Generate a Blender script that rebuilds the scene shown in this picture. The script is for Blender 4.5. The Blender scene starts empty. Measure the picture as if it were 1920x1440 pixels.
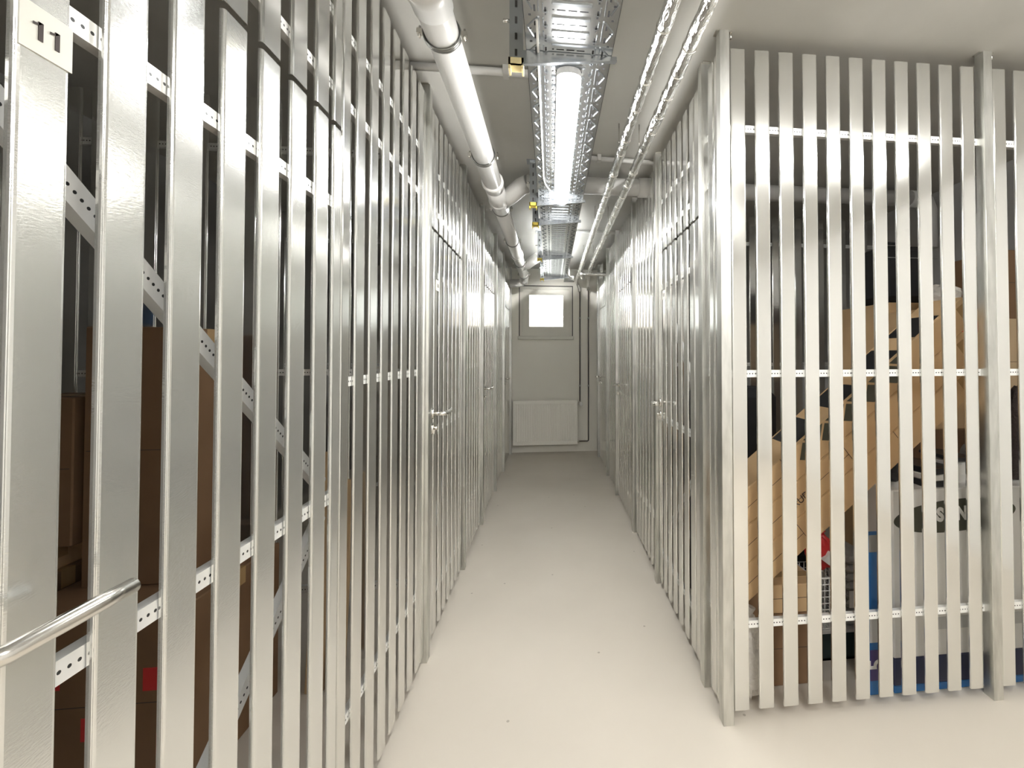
import bpy, math, random
from mathutils import Vector, Matrix, Euler
random.seed(7)
S = bpy.context.scene
C = S.collection
PI = math.pi

# ------------------------------------------------------------------ materials
def mat(name, col=(.8, .8, .8), rough=.5, metal=0.0, noise=None, bump=None, emit=None, spec=.5):
    m = bpy.data.materials.new(name); m.use_nodes = True
    nt = m.node_tree; b = nt.nodes['Principled BSDF']
    b.inputs['Base Color'].default_value = (*col, 1); b.inputs['Roughness'].default_value = rough
    b.inputs['Metallic'].default_value = metal; b.inputs['Specular IOR Level'].default_value = spec
    tc = nt.nodes.new('ShaderNodeTexCoord')
    def coords(scale):
        mp = nt.nodes.new('ShaderNodeMapping'); mp.inputs['Scale'].default_value = scale
        nt.links.new(tc.outputs['Object'], mp.inputs['Vector']); return mp.outputs['Vector']
    if noise:                      # (scale xyz, detail, colour a, colour b, lo, hi)
        n = nt.nodes.new('ShaderNodeTexNoise'); n.inputs['Scale'].default_value = 1; n.inputs['Detail'].default_value = noise[1]
        nt.links.new(coords(noise[0]), n.inputs['Vector'])
        r = nt.nodes.new('ShaderNodeValToRGB'); r.color_ramp.elements[0].position = noise[4]; r.color_ramp.elements[1].position = noise[5]
        r.color_ramp.elements[0].color = (*noise[2], 1); r.color_ramp.elements[1].color = (*noise[3], 1)
        nt.links.new(n.outputs['Fac'], r.inputs['Fac']); nt.links.new(r.outputs['Color'], b.inputs['Base Color'])
    if bump:                       # (scale xyz, strength, distance)
        n = nt.nodes.new('ShaderNodeTexNoise'); n.inputs['Scale'].default_value = 1; n.inputs['Detail'].default_value = 3
        nt.links.new(coords(bump[0]), n.inputs['Vector'])
        k = nt.nodes.new('ShaderNodeBump'); k.inputs['Strength'].default_value = bump[1]; k.inputs['Distance'].default_value = bump[2]
        nt.links.new(n.outputs['Fac'], k.inputs['Height']); nt.links.new(k.outputs['Normal'], b.inputs['Normal'])
    if emit:
        b.inputs['Emission Color'].default_value = (*emit[0], 1); b.inputs['Emission Strength'].default_value = emit[1]
    m['rough'] = rough
    return m

def rough_noise(m, scale, lo, hi, detail=4, p0=.35, p1=.65):
    nt = m.node_tree; b = nt.nodes['Principled BSDF']
    tc = nt.nodes.new('ShaderNodeTexCoord'); mp = nt.nodes.new('ShaderNodeMapping'); mp.inputs['Scale'].default_value = scale
    n = nt.nodes.new('ShaderNodeTexNoise'); n.inputs['Scale'].default_value = 1; n.inputs['Detail'].default_value = detail
    r = nt.nodes.new('ShaderNodeMapRange'); r.inputs['From Min'].default_value = p0; r.inputs['From Max'].default_value = p1
    r.inputs['To Min'].default_value = lo; r.inputs['To Max'].default_value = hi
    nt.links.new(tc.outputs['Object'], mp.inputs['Vector']); nt.links.new(mp.outputs['Vector'], n.inputs['Vector'])
    nt.links.new(n.outputs['Fac'], r.inputs['Value']); nt.links.new(r.outputs['Result'], b.inputs['Roughness'])
    return m

def math_node(nt, op, a, b=None):
    n = nt.nodes.new('ShaderNodeMath'); n.operation = op
    for i, v in enumerate((a, b)):
        if v is None: continue
        if isinstance(v, (int, float)): n.inputs[i].default_value = v
        else: nt.links.new(v, n.inputs[i])
    return n.outputs[0]

M = {}
ZN = ((.70, .70, .67), (.80, .795, .765))
M['zinc'] = mat('zinc_sheet', (.80, .80, .77), .15, .90, noise=((5, 5, 2), 2, (.775, .775, .745), (.81, .805, .775), .3, .7))
rough_noise(M['zinc'], (7, 7, 1.6), .12, .18, detail=2, p0=.3, p1=.7)
M['zinc_door'] = mat('embossed_zinc_sheet', (.79, .79, .76), .15, .80, bump=((150, 150, 420), .05, .003))
M['zinc_post'] = mat('zinc_tube', (.66, .66, .63), .38, 1.0, noise=((30, 30, 6), 6, (.52, .52, .49), (.74, .735, .70), .3, .7))
M['zinc_tray'] = mat('cable_tray_zinc', (.50, .53, .56), .26, .95)
M['zinc_dark'] = mat('dull_zinc', (.45, .45, .43), .45, 1.0)
M['steel'] = mat('brushed_steel', (.78, .76, .72), .2, 1.0)
M['steel_dark'] = mat('dark_steel', (.25, .25, .24), .35, 1.0)
M['foil'] = mat('aluminium_foil', (.86, .86, .84), .16, 1.0, bump=((60, 22, 60), .75, .012))
M['pvc'] = mat('white_pvc', (.60, .59, .565), .32)
M['pvc_band'] = mat('pvc_rubber_ring', (.50, .49, .46), .5)
M['paint'] = mat('wall_plaster', (.80, .775, .70), .85, noise=((1.2, 1.2, 1.2), 3, (.78, .755, .68), (.82, .795, .72), .3, .7), bump=((60, 60, 60), .08, .004))
M['paint_hall'] = mat('hall_plaster', (.83, .825, .81), .85, bump=((60, 60, 60), .08, .004))
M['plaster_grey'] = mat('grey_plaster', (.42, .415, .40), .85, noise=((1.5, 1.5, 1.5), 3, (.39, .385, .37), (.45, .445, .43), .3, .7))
M['block'] = mat('grey_blockwork', (.20, .195, .18), .9, noise=((2, 2, 2), 4, (.17, .165, .155), (.24, .235, .22), .3, .7))
M['radiator'] = mat('radiator_enamel', (.86, .835, .76), .4)
M['frame'] = mat('window_frame_plastic', (.62, .60, .53), .45)
M['near_black'] = mat('near_black_matte', (.025, .023, .02), .6)
M['pipe_dark'] = mat('dark_painted_pipe', (.09, .075, .065), .45)
M['yellow'] = mat('yellow_cap_plastic', (.85, .66, .10), .45)
M['cream'] = mat('cream_cap_plastic', (.80, .68, .38), .45)
M['plate'] = mat('plate_plastic', (.78, .77, .70), .4)
M['ink'] = mat('dark_brown_ink', (.05, .035, .03), .6)
M['black'] = mat('black_fabric', (.012, .012, .013), .75)
M['black_plastic'] = mat('black_plastic', (.015, .016, .018), .35)
M['white'] = mat('white_carton', (.80, .775, .735), .5)
M['white_plastic'] = mat('white_plastic', (.8, .79, .76), .4)
M['card'] = mat('cardboard', (.62, .42, .22), .75, noise=((3, 3, 3), 3, (.59, .39, .20), (.66, .46, .255), .3, .7))
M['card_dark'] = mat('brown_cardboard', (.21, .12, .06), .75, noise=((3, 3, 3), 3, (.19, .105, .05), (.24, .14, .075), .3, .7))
M['card_pale'] = mat('pale_cardboard', (.60, .45, .28), .75)
M['tape'] = mat('parcel_tape', (.44, .29, .14), .25)
M['red'] = mat('red_plastic', (.60, .03, .03), .35)
M['blue'] = mat('blue_print', (.02, .13, .36), .4)
M['navy'] = mat('navy_print', (.02, .025, .07), .5)
M['violet'] = mat('violet_print', (.07, .05, .16), .5)
M['grey'] = mat('grey_textile', (.28, .27, .25), .85)
M['grey_pale'] = mat('pale_grey_plastic', (.55, .54, .52), .4)
M['green_dark'] = mat('dark_green_plastic', (.015, .03, .028), .5)
M['wood'] = mat('pale_wood', (.52, .37, .21), .6)
M['bag_clear'] = mat('crumpled_plastic_film', (.66, .62, .56), .25, bump=((40, 40, 40), .6, .02))
M['olive'] = mat('olive_print', (.07, .07, .045), .55)
M['coat'] = mat('brown_fur', (.05, .035, .03), .95, bump=((120, 120, 120), .8, .02))
M['lamp'] = mat('lamp_diffuser', (.9, .9, .9), .4, emit=((1.0, .992, .975), 29.0))
M['lamp_hall'] = mat('hall_lamp_diffuser', (.9, .9, .9), .4, emit=((1.0, .992, .975), 33.0))
M['lamp_far_added'] = mat('added_far_lamp_diffuser', (.9, .9, .9), .4, emit=((1.0, .992, .975), 240.0))  # strong glow for the added lamp hidden above the tray
M['lamp_front'] = mat('front_lamp_diffuser', (.9, .9, .9), .4, emit=((1.0, .992, .975), 15.0))
M['lamp_body'] = mat('lamp_housing', (.6, .6, .6), .4)
M['render_pale'] = mat('pale_render', (.75, .72, .66), .8)
M['roof'] = mat('roof_tiles', (.50, .42, .38), .8)
M['gravel'] = mat('pale_gravel', (.62, .60, .56), .9)

# floor: pale coated screed with faint stains and specks
M['floor'] = mat('floor_coating', (.64, .585, .505), .42, noise=((.9, .9, .9), 6, (.60, .55, .475), (.68, .625, .545), .3, .72), bump=((3, 3, 3), .06, .02))
nt = M['floor'].node_tree; b = nt.nodes['Principled BSDF']
tc = nt.nodes.new('ShaderNodeTexCoord')
vo = nt.nodes.new('ShaderNodeTexVoronoi'); vo.voronoi_dimensions = '2D'; vo.inputs['Scale'].default_value = 1.9
nt.links.new(tc.outputs['Object'], vo.inputs['Vector'])
dots = math_node(nt, 'LESS_THAN', vo.outputs['Distance'], .011)
old = b.inputs['Base Color'].links[0].from_socket
mx = nt.nodes.new('ShaderNodeMix'); mx.data_type = 'RGBA'
nt.links.new(math_node(nt, 'MULTIPLY', dots, .55), mx.inputs['Factor']); nt.links.new(old, mx.inputs['A'])
mx.inputs['B'].default_value = (.22, .18, .14, 1); nt.links.new(mx.outputs['Result'], b.inputs['Base Color'])
rough_noise(M['floor'], (1.3, 1.3, 1.3), .36, .6)

# ceiling: raw concrete
M['concrete'] = mat('raw_concrete', (.44, .43, .39), .8, noise=((1.6, 1.6, 1.6), 7, (.42, .41, .375), (.52, .51, .475), .3, .72), bump=((12, 12, 12), .12, .01))

# rails: white zinc strip with a row of round holes (hole row follows the rail's own x axis)
m = mat('perforated_rail', (.86, .86, .84), .35, .35); M['rail'] = m
nt = m.node_tree; b = nt.nodes['Principled BSDF']
tc = nt.nodes.new('ShaderNodeTexCoord'); sx = nt.nodes.new('ShaderNodeSeparateXYZ'); nt.links.new(tc.outputs['Object'], sx.inputs[0])
fx = math_node(nt, 'MULTIPLY', math_node(nt, 'SUBTRACT', math_node(nt, 'FRACT', math_node(nt, 'DIVIDE', sx.outputs['X'], .0115)), .5), .0115)
d2 = math_node(nt, 'ADD', math_node(nt, 'MULTIPLY', fx, fx), math_node(nt, 'MULTIPLY', sx.outputs['Z'], sx.outputs['Z']))
hole = math_node(nt, 'LESS_THAN', d2, .0025 ** 2)
mx = nt.nodes.new('ShaderNodeMix'); mx.data_type = 'RGBA'; nt.links.new(hole, mx.inputs['Factor'])
mx.inputs['A'].default_value = (.86, .86, .84, 1); mx.inputs['B'].default_value = (.015, .015, .015, 1)
nt.links.new(mx.outputs['Result'], b.inputs['Base Color'])
nt.links.new(math_node(nt, 'MULTIPLY', math_node(nt, 'SUBTRACT', 1.0, hole), .35), b.inputs['Metallic'])

# window glass
m = bpy.data.materials.new('window_glass'); m.use_nodes = True; M['glass'] = m
nt = m.node_tree; nt.nodes.clear()
o = nt.nodes.new('ShaderNodeOutputMaterial'); t = nt.nodes.new('ShaderNodeBsdfTransparent'); t.inputs[0].default_value = (.95, .97, .96, 1)
g = nt.nodes.new('ShaderNodeBsdfGlossy'); g.inputs['Roughness'].default_value = .02
f = nt.nodes.new('ShaderNodeFresnel'); f.inputs[0].default_value = 1.45
x = nt.nodes.new('ShaderNodeMixShader'); nt.links.new(f.outputs[0], x.inputs[0]); nt.links.new(t.outputs[0], x.inputs[1]); nt.links.new(g.outputs[0], x.inputs[2])
nt.links.new(x.outputs[0], o.inputs[0])

# ------------------------------------------------------------------ mesh helpers
class MB:
    def __init__(s): s.v = []; s.f = []; s.sm = []
    def add(s, vs, fs, mtx=None, smooth=False):
        k = len(s.v)
        s.v += [tuple(mtx @ Vector(p)) if mtx else tuple(p) for p in vs]
        for q in fs: s.f.append([i + k for i in q]); s.sm.append(smooth)
        return s
    def box(s, a, b, mtx=None):
        (x0, y0, z0), (x1, y1, z1) = a, b
        x0, x1 = sorted((x0, x1)); y0, y1 = sorted((y0, y1)); z0, z1 = sorted((z0, z1))
        v = [(x0, y0, z0), (x1, y0, z0), (x1, y1, z0), (x0, y1, z0), (x0, y0, z1), (x1, y0, z1), (x1, y1, z1), (x0, y1, z1)]
        return s.add(v, [(3, 2, 1, 0), (4, 5, 6, 7), (0, 1, 5, 4), (1, 2, 6, 5), (2, 3, 7, 6), (3, 0, 4, 7)], mtx)
    def rbox(s, a, b, r=.006, mtx=None):           # box with chamfered edges
        (x0, y0, z0), (x1, y1, z1) = a, b
        x0, x1 = sorted((x0, x1)); y0, y1 = sorted((y0, y1)); z0, z1 = sorted((z0, z1))
        r = min(r, (x1 - x0) / 2.2, (y1 - y0) / 2.2, (z1 - z0) / 2.2)
        v = []; idx = {}
        for sx in (0, 1):
            for sy in (0, 1):
                for sz in (0, 1):
                    X = (x0, x1)[sx]; Y = (y0, y1)[sy]; Z = (z0, z1)[sz]
                    dx = r if sx == 0 else -r; dy = r if sy == 0 else -r; dz = r if sz == 0 else -r
                    idx[sx, sy, sz, 'x'] = len(v); v.append((X, Y + dy, Z + dz))
                    idx[sx, sy, sz, 'y'] = len(v); v.append((X + dx, Y, Z + dz))
                    idx[sx, sy, sz, 'z'] = len(v); v.append((X + dx, Y + dy, Z))
        fs = []
        for k in (0, 1):
            q = [(0, 0), (1, 0), (1, 1), (0, 1)]
            if k == 0: q = q[::-1]
            fs.append([idx[k, p, t, 'x'] for p, t in q]); fs.append([idx[p, k, t, 'y'] for t, p in q]); fs.append([idx[p, t, k, 'z'] for p, t in q])
        for p in (0, 1):
            for t in (0, 1):
                fs.append([idx[0, p, t, 'y'], idx[1, p, t, 'y'], idx[1, p, t, 'z'], idx[0, p, t, 'z']])
                fs.append([idx[p, 0, t, 'x'], idx[p, 1, t, 'x'], idx[p, 1, t, 'z'], idx[p, 0, t, 'z']])
                fs.append([idx[p, t, 0, 'x'], idx[p, t, 1, 'x'], idx[p, t, 1, 'y'], idx[p, t, 0, 'y']])
                for u in (0, 1): pass
        for p in (0, 1):
            for t in (0, 1):
                for u in (0, 1): fs.append([idx[p, t, u, 'x'], idx[p, t, u, 'y'], idx[p, t, u, 'z']])
        return s.add(v, fs, mtx)
    def prism(s, poly, h0, h1, fn):                 # fn(a, b, h) -> world point
        n = len(poly)
        v = [fn(a, b_, h0) for a, b_ in poly] + [fn(a, b_, h1) for a, b_ in poly]
        fs = [[i, (i + 1) % n, n + (i + 1) % n, n + i] for i in range(n)] + [list(range(n))[::-1], list(range(n, 2 * n))]
        return s.add(v, fs)
    def tube(s, pts, r, n=16, cap=True, smooth=True):
        P = [Vector(p) for p in pts]; k0 = len(s.v); prev = None
        for i, p in enumerate(P):
            d = (P[min(i + 1, len(P) - 1)] - P[max(i - 1, 0)]).normalized()
            if prev is None:
                up = Vector((0, 0, 1)) if abs(d.z) < .9 else Vector((1, 0, 0)); a = d.cross(up).normalized()
            else:
                a = (prev - d * prev.dot(d)).normalized()
            prev = a; b_ = d.cross(a)
            rr = r[i] if isinstance(r, (list, tuple)) else r
            for j in range(n):
                t = 2 * PI * j / n; s.v.append(tuple(p + a * math.cos(t) * rr + b_ * math.sin(t) * rr))
        for i in range(len(P) - 1):
            for j in range(n):
                s.f.append([k0 + i * n + j, k0 + i * n + (j + 1) % n, k0 + (i + 1) * n + (j + 1) % n, k0 + (i + 1) * n + j]); s.sm.append(smooth)
        if cap:
            s.f.append([k0 + j for j in range(n)][::-1]); s.sm.append(False)
            k = k0 + (len(P) - 1) * n; s.f.append([k + j for j in range(n)]); s.sm.append(False)
        return s

ORG = {}
def obj(name, mb, m, parent=None, tagv=None):
    o_ = ORG.get(parent.name, Vector((0, 0, 0))) if parent else Vector((0, 0, 0))
    me = bpy.data.meshes.new(name); me.from_pydata([tuple(Vector(p) - o_) for p in mb.v], [], mb.f); me.validate(); me.update()
    if len(me.polygons) == len(mb.sm): me.polygons.foreach_set('use_smooth', mb.sm)
    import bmesh
    bm = bmesh.new(); bm.from_mesh(me); bmesh.ops.recalc_face_normals(bm, faces=bm.faces); bm.to_mesh(me); bm.free()
    me.materials.append(M[m] if isinstance(m, str) else m)
    o = bpy.data.objects.new(name, me); C.objects.link(o)
    if parent: o.parent = parent
    ORG[o.name] = o_.copy()
    return o
def thing(name, label, cat, loc=(0, 0, 0), group=None):
    o = bpy.data.objects.new(name, None); C.objects.link(o); o.location = loc; o.empty_display_size = .05
    o['label'] = label; o['category'] = cat
    if group: o['group'] = group
    ORG[o.name] = Vector(loc); return o
def tag(o, label, cat, group=None):
    o['label'] = label; o['category'] = cat
    if group: o['group'] = group
    return o
def struct(name, mb, m, parent=None):
    o = obj(name, mb, m, parent)
    if not parent: o['kind'] = 'structure'
    return o
def lab(o, text): o['label'] = text; return o
def text_part(name, body, size, mtx, m, parent, depth=.0006, sx=1.0, bold=0.0):
    cu = bpy.data.curves.new('glyph', 'FONT'); cu.body = body; cu.size = size; cu.extrude = depth; cu.offset = bold; cu.align_x = 'CENTER'; cu.align_y = 'CENTER'
    t = bpy.data.objects.new('glyph', cu); C.objects.link(t)
    bpy.context.view_layer.update()
    dg = bpy.context.evaluated_depsgraph_get(); me = bpy.data.meshes.new_from_object(t.evaluated_get(dg))
    bpy.data.objects.remove(t); bpy.data.curves.remove(cu)
    mb = MB(); mb.add([(v.co.x * sx, v.co.y, v.co.z) for v in me.vertices], [list(p.vertices) for p in me.polygons], mtx)
    bpy.data.meshes.remove(me)
    return obj(name, mb, m, parent)
def basis(o_, ex, ey, ez):
    m_ = Matrix.Identity(4)
    for i in range(3):
        m_[i][0] = ex[i]; m_[i][1] = ey[i]; m_[i][2] = ez[i]; m_[i][3] = o_[i]
    return m_

# ------------------------------------------------------------------ frame constants (metres; camera stands at the origin)
H = 1.4
XL, XR, YF = -.5775, .660, 1.607          # slat faces: left row, right row, row facing the hall
PIT, W, D = .1005, .0605, .0085
ZB, ZT, ZC = .0355, 2.6114, 2.668
YE = 6.3115
DT = 2.018                                 # door height
XW0, XW1, YB = -2.45, 2.98, -2.6           # walls of the basement room

FN = {'L': lambda s, d, z: (XL - d, s, z), 'R': lambda s, d, z: (XR + d, s, z), 'F': lambda s, d, z: (s, YF + d, z)}
def faceY(y0): return lambda s, d, z: (s, y0 + d, z)
def slat(mb, fn, s0, w, z0, z1, arc=3):
    r, t = .005, .0014
    out = [(0, D)]
    out += [(r - r * math.cos(a), r - r * math.sin(a)) for a in [PI / 2 * i / arc for i in range(arc + 1)]]
    out += [(w - r + r * math.sin(a), r - r * math.cos(a)) for a in [PI / 2 * i / arc for i in range(arc + 1)]]
    out += [(w, D), (w - t, D), (w - t, t), (t, t), (t, D)]
    mb.prism([(s0 + a, b_) for a, b_ in out], z0, z1, lambda a, b_, z: fn(a, b_, z))
def rail(parent, fn, s0, s1, z, z1=None, d=D + .0015, h=.028, name='rail', dep=.018):
    a = Vector(fn(s0, d + dep / 2, z)); b_ = Vector(fn(s1, d + dep / 2, z if z1 is None else z1))
    ex = (b_ - a).normalized(); n = Vector(fn(s0, 0, z)) - Vector(fn(s0, 1, z)); ey = -n
    ez = ex.cross(ey)
    L = (b_ - a).length
    mb = MB().box((0, -dep / 2, -h / 2), (L, dep / 2, h / 2))
    me_o = obj(name, mb, 'rail', None)
    me_o.parent = parent
    m_ = basis(a - ORG[parent.name], ex, ey, ez)
    me_o.matrix_local = m_
    return me_o
def post(parent, fn, s0, s1, d0, d1, sleeve=2.0):
    mb = MB()
    mb.prism([(s0 + .002, d0 + .002), (s1 - .002, d0 + .002), (s1 - .002, d1 - .002), (s0 + .002, d1 - .002)], sleeve - .05, ZC, fn)
    p = obj('post', mb, 'zinc_post', parent)
    sl = MB(); sl.prism([(s0, d0 + .0015), (s0 + .0015, d0), (s1 - .0015, d0), (s1, d0 + .0015), (s1, d1), (s0, d1)], 0, sleeve, fn)
    obj('post_sleeve', sl, 'zinc_post', p)
    bk = MB(); bk.prism([(s0 - .012, d0 + .006), (s1 + .012, d0 + .006), (s1 + .012, d1 - .004), (s0 - .012, d1 - .004)], ZC - .004, ZC, fn)
    a = fn(s1 + .008, d0 + .012, ZC); bk.tube([a, (a[0], a[1], ZC - .028)], .004, 8)
    obj('ceiling_bracket', bk, 'steel', p)
    return p

# ------------------------------------------------------------------ room shell
struct('floor', MB().box((XW0, YB, -.1), (XW1, YE + .3, 0)), 'floor')
struct('ceiling', MB().box((XW0, YB, ZC), (XW1, YE + .3, ZC + .2)), 'concrete')
struct('wall_left', MB().box((XW0 - .2, YB, 0), (XW0, YE + .3, ZC)), 'block')
struct('wall_right', MB().box((XW1, YB, 0), (XW1 + .2, 1.62, ZC)), 'paint_hall')
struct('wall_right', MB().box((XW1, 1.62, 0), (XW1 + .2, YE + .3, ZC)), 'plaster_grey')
struct('wall_back', MB().box((XW0 - .2, YB - .2, 0), (XW1 + .2, YB, ZC)), 'paint_hall')
WX0, WX1, WZ0, WZ1 = -.468, .316, 1.655, 2.424
wf = MB()
wf.box((XW0, YE, 0), (WX0, YE + .3, ZC)); wf.box((WX1, YE, 0), (XW1, YE + .3, ZC))
wf.box((WX0, YE, 0), (WX1, YE + .3, WZ0)); wf.box((WX0, YE, WZ1), (WX1, YE + .3, ZC))
struct('wall_front', wf, 'paint')
# window in the end wall
wn = bpy.data.objects.new('window_1', None); C.objects.link(wn); wn.location = (0, YE, 1.66); wn['kind'] = 'structure'
wn['label'] = 'small square basement window in the end wall'; ORG[wn.name] = Vector(wn.location)
GX0, GX1, GZ0, GZ1 = -.322, .174, 1.822, 2.292
def ring(x0, x1, z0, z1, X0, X1, Z0, Z1, y0, y1):
    m_ = MB(); m_.box((X0, y0, Z0), (x0, y1, Z1)); m_.box((x1, y0, Z0), (X1, y1, Z1)); m_.box((x0, y0, Z0), (x1, y1, z0)); m_.box((x0, y0, z1), (x1, y1, Z1)); return m_
obj('dark_frame_ring', ring(WX0 + .012, WX1 - .012, WZ0 + .002, WZ1 - .012, WX0, WX1, WZ0 + .001, WZ1, YE + .005, YE + .04), 'near_black', wn)  # near-black ring around the window frame
obj('window_frame', ring(WX0 + .055, WX1 - .055, 1.745, WZ1 - .05, WX0 + .012, WX1 - .012, 1.685, WZ1 - .012, YE + .012, YE + .075), 'frame', wn)
sash = obj('window_sash', ring(GX0, GX1, GZ0, GZ1, WX0 + .056, WX1 - .056, 1.746, WZ1 - .051, YE + .022, YE + .085), 'frame', wn)
obj('glass_pane', MB().box((GX0, YE + .05, GZ0), (GX1, YE + .054, GZ1)), 'glass', wn)
obj('window_sill', MB().rbox((WX0 - .014, YE - .03, 1.632), (WX1 + .012, YE + .08, 1.684), .006), 'frame', wn)
hd = MB().tube([(.02, YE + .022, 1.765), (.02, YE - .004, 1.765)], .013, 12); hd.tube([(.02, YE, 1.765), (.12, YE - .002, 1.765)], .008, 10)
# ------------------------------------------------------------------ slatted cage rows
def cage_front(label, side, posts, panels, rails, loc, group='storage cage fronts along the corridor', rz=(2.335, 1.325, .352)):
    """posts: (s0, s1, d0, d1); panels: list of (slat list, z0, z1, part name)"""
    fn = FN[side]
    t = thing('storage_cage', label, 'cage', loc, group)
    for sl, z0, z1, nm in panels:
        mb = MB()
        for q in sl: slat(mb, fn, q[0], q[1], z0, q[2] if len(q) > 2 else z1)
        obj(nm, mb, 'zinc', t)
    for p in posts: post(t, fn, *p)
    for s0, s1, zs in rails:
        for z in zs: rail(t, fn, s0, s1, z)
    return t

def lever(parent, side, s, dirn, z=1.115, rise=.007):
    """lever handle set on the corridor face; dirn: +1 / -1 along the row"""
    fn = FN[side]
    ro = MB().tube([fn(s, 0, z), fn(s, -.009, z)], .026, 20)
    hb = MB().tube([fn(s, -.004, z), fn(s, -.045, z), fn(s + dirn * .006, -.055, z), fn(s + dirn * .016, -.0595, z), fn(s + dirn * .095, -.0605, z), fn(s + dirn * .105, -.0605 + rise * .05, z + rise * .2), fn(s + dirn * .142, -.0605 + rise * .6, z + rise)],
                   [.0095, .0095, .0095, .0097, .0097, .0097, .0095], 14)
    h = obj('lever_handle', hb, 'steel', parent)
    obj('rosette', ro, 'steel', h)
    ep = MB().tube([fn(s, 0, z - .074), fn(s, -.008, z - .074)], .026, 20)
    k = obj('lock_rosette', ep, 'steel', parent)
    cy = MB().tube([fn(s, -.008, z - .070), fn(s, -.024, z - .070)], .009, 12); cy.prism([(s - .005, -.022), (s + .005, -.022), (s + .005, -.008), (s - .005, -.008)], z - .098, z - .07, fn)
    obj('lock_cylinder', cy, 'steel', k)
    lc = MB(); lc.prism([(s - .05, .02), (s + .03, .02), (s + .03, .036), (s - .05, .036)], z - .14, z + .05, fn)
    obj('lock_case', lc, 'zinc_post', parent)

def cage_door(label, side, s0, s1, slats, lock_s, dirn, stiles, m='zinc', plate=None, braces=True):
    fn = FN[side]
    fb = Vector(fn((s0 + s1) / 2, D, 0))
    t = thing('cage_gate', label, 'door', fb, 'slatted metal cage doors')
    mb = MB()
    for a, w in slats: slat(mb, fn, a, w, ZB, DT)
    obj('slat_panel', mb, m, t)
    ms = MB()
    for a, w in stiles: slat(ms, fn, a, w, ZB, DT)
    if stiles: obj('door_stile', ms, m, t)
    for z in (1.815, 1.02, .20): rail(t, fn, s0, s1, z, h=.03)
    if braces:
        l0, l1 = (s0 + .02, s1 - .02) if dirn > 0 else (s1 - .02, s0 + .02)
        for za, zb in ((1.775, 1.055), (.30, .975)):
            if l0 < l1: rail(t, fn, l0, l1, za, zb, name='brace', h=.034, d=D + .0205)
            else: rail(t, fn, l1, l0, zb, za, name='brace', h=.034, d=D + .0205)
    lever(t, side, lock_s, dirn, rise=0 if m == 'zinc_door' else .007)
    if plate:
        ps, pz = plate[0], plate[1]
        pm = MB(); hw = .0262 if plate[2] else .0285
        pm.prism([(ps - hw, -.0015), (ps + hw, -.0015), (ps + hw, .0002), (ps - hw, .0002)], pz - .027, pz + .027, fn)
        pl = obj('number_plate', pm, 'plate', t)
        pc = Vector(fn(ps, -.0016, pz))
        if side == 'L': bm_ = basis(pc, (0, 1, 0), (0, 0, 1), (1, 0, 0))
        else: bm_ = basis(pc, (0, -1, 0), (0, 0, 1), (-1, 0, 0))
        if plate[2]:
            for k in (-.0100, .0065):        # each figure 1: an upright with a flag
                dg = MB(); dg.box((k + .0008, -.0115, 0), (k + .0055, .0095, .0008), bm_)
                dg.add([bm_ @ Vector(p) for p in ((k - .0048, .0065, .0008), (k - .0048, .0032, .0008), (k + .0008, .0050, .0008), (k + .0055, .0095, .0008), (k + .0018, .0095, .0008), (k - .0008, .0070, .0008))], [(0, 1, 2, 3, 4, 5)])
                obj('digit', dg, 'ink', pl)
        else:
            dm = MB()
            for k in (-.009, .009): dm.box((k - .0035, -.010, 0), (k + .0035, .010, .0008), bm_)
            obj('digits', dm, 'ink', pl)
    return t

rng = lambda a, n, w=W, p=PIT: [(a + i * p, w) for i in range(n)]
TZ = DT + .014
# left row -----------------------------------------------------------
A0 = .4163
dA = rng(A0 - .004, 1, .056) + [(.5228, .0545)] + rng(A0 + 2 * PIT, 6)
cage_front('zinc slatted cage front around the door that carries the number 11', 'L',
    [(2.052, 2.098, -.016, .030), (.355, .40, -.016, .03)],
    [(dA + [(1.2060, .042)], TZ, ZT, 'transom_panel'), ([(1.2555, .048)] + rng(1.3425, 6, W, .1) + [(1.9425, .0605), (2.0045, .044)], ZB, ZT, 'slat_panel'), (rng(-2.555, 29), ZB, ZT, 'slat_panel')],
    [(.40, 2.05, (2.335, 2.13)), (1.25, 2.05, (1.325, .352)), (-2.56, .355, (2.335, 1.325, .352))], (XL - D, .9, 0))
cage_door('textured zinc slat door carrying the number 11 plate and a big steel lever', 'L', .41, 1.25, dA, .455, +1, [(1.2060, .042)], 'zinc_door', (.5512, 1.768, '11'))
cage_front('slatted cage front below the white drain pipe, next after the door 11 cage', 'L',
    [(2.905, 2.95, -.016, .03), (3.655, 3.70, -.016, .03)],
    [([(2.1255, .062)] + rng(2.206, 7, W, .1), TZ, ZT, 'transom_panel'), (rng(2.965, 7, W, .1), ZB, ZT, 'slat_panel')],
    [(2.10, 3.655, (2.335, 2.13)), (2.95, 3.655, (1.325, .352))], (XL - D, 2.9, 0))
cage_door('cage door below the white drain pipe, next after door 11, small white plate', 'L', 2.122, 2.90, rng(2.206, 7, W, .1), 2.185, +1, [(2.1255, .062)], 'zinc', (2.262, 1.757, ''))
cage_front('slatted cage front below the drain pipe branch, third from the door 11 end', 'L',
    [(4.535, 4.58, -.016, .03), (5.29, 5.335, -.016, .03)],
    [([(3.725, .062)] + rng(3.80, 7, W, .1), TZ, ZT, 'transom_panel'), (rng(4.60, 7, W, .1), ZB, ZT, 'slat_panel')],
    [(3.70, 5.29, (2.335, 2.13)), (4.58, 5.29, (1.325, .352))], (XL - D, 4.5, 0))
cage_door('cage door past the white drain pipe branch, third counting from door 11', 'L', 3.72, 4.53, rng(3.80, 7, W, .1), 3.79, +1, [(3.725, .062)], 'zinc')
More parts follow.
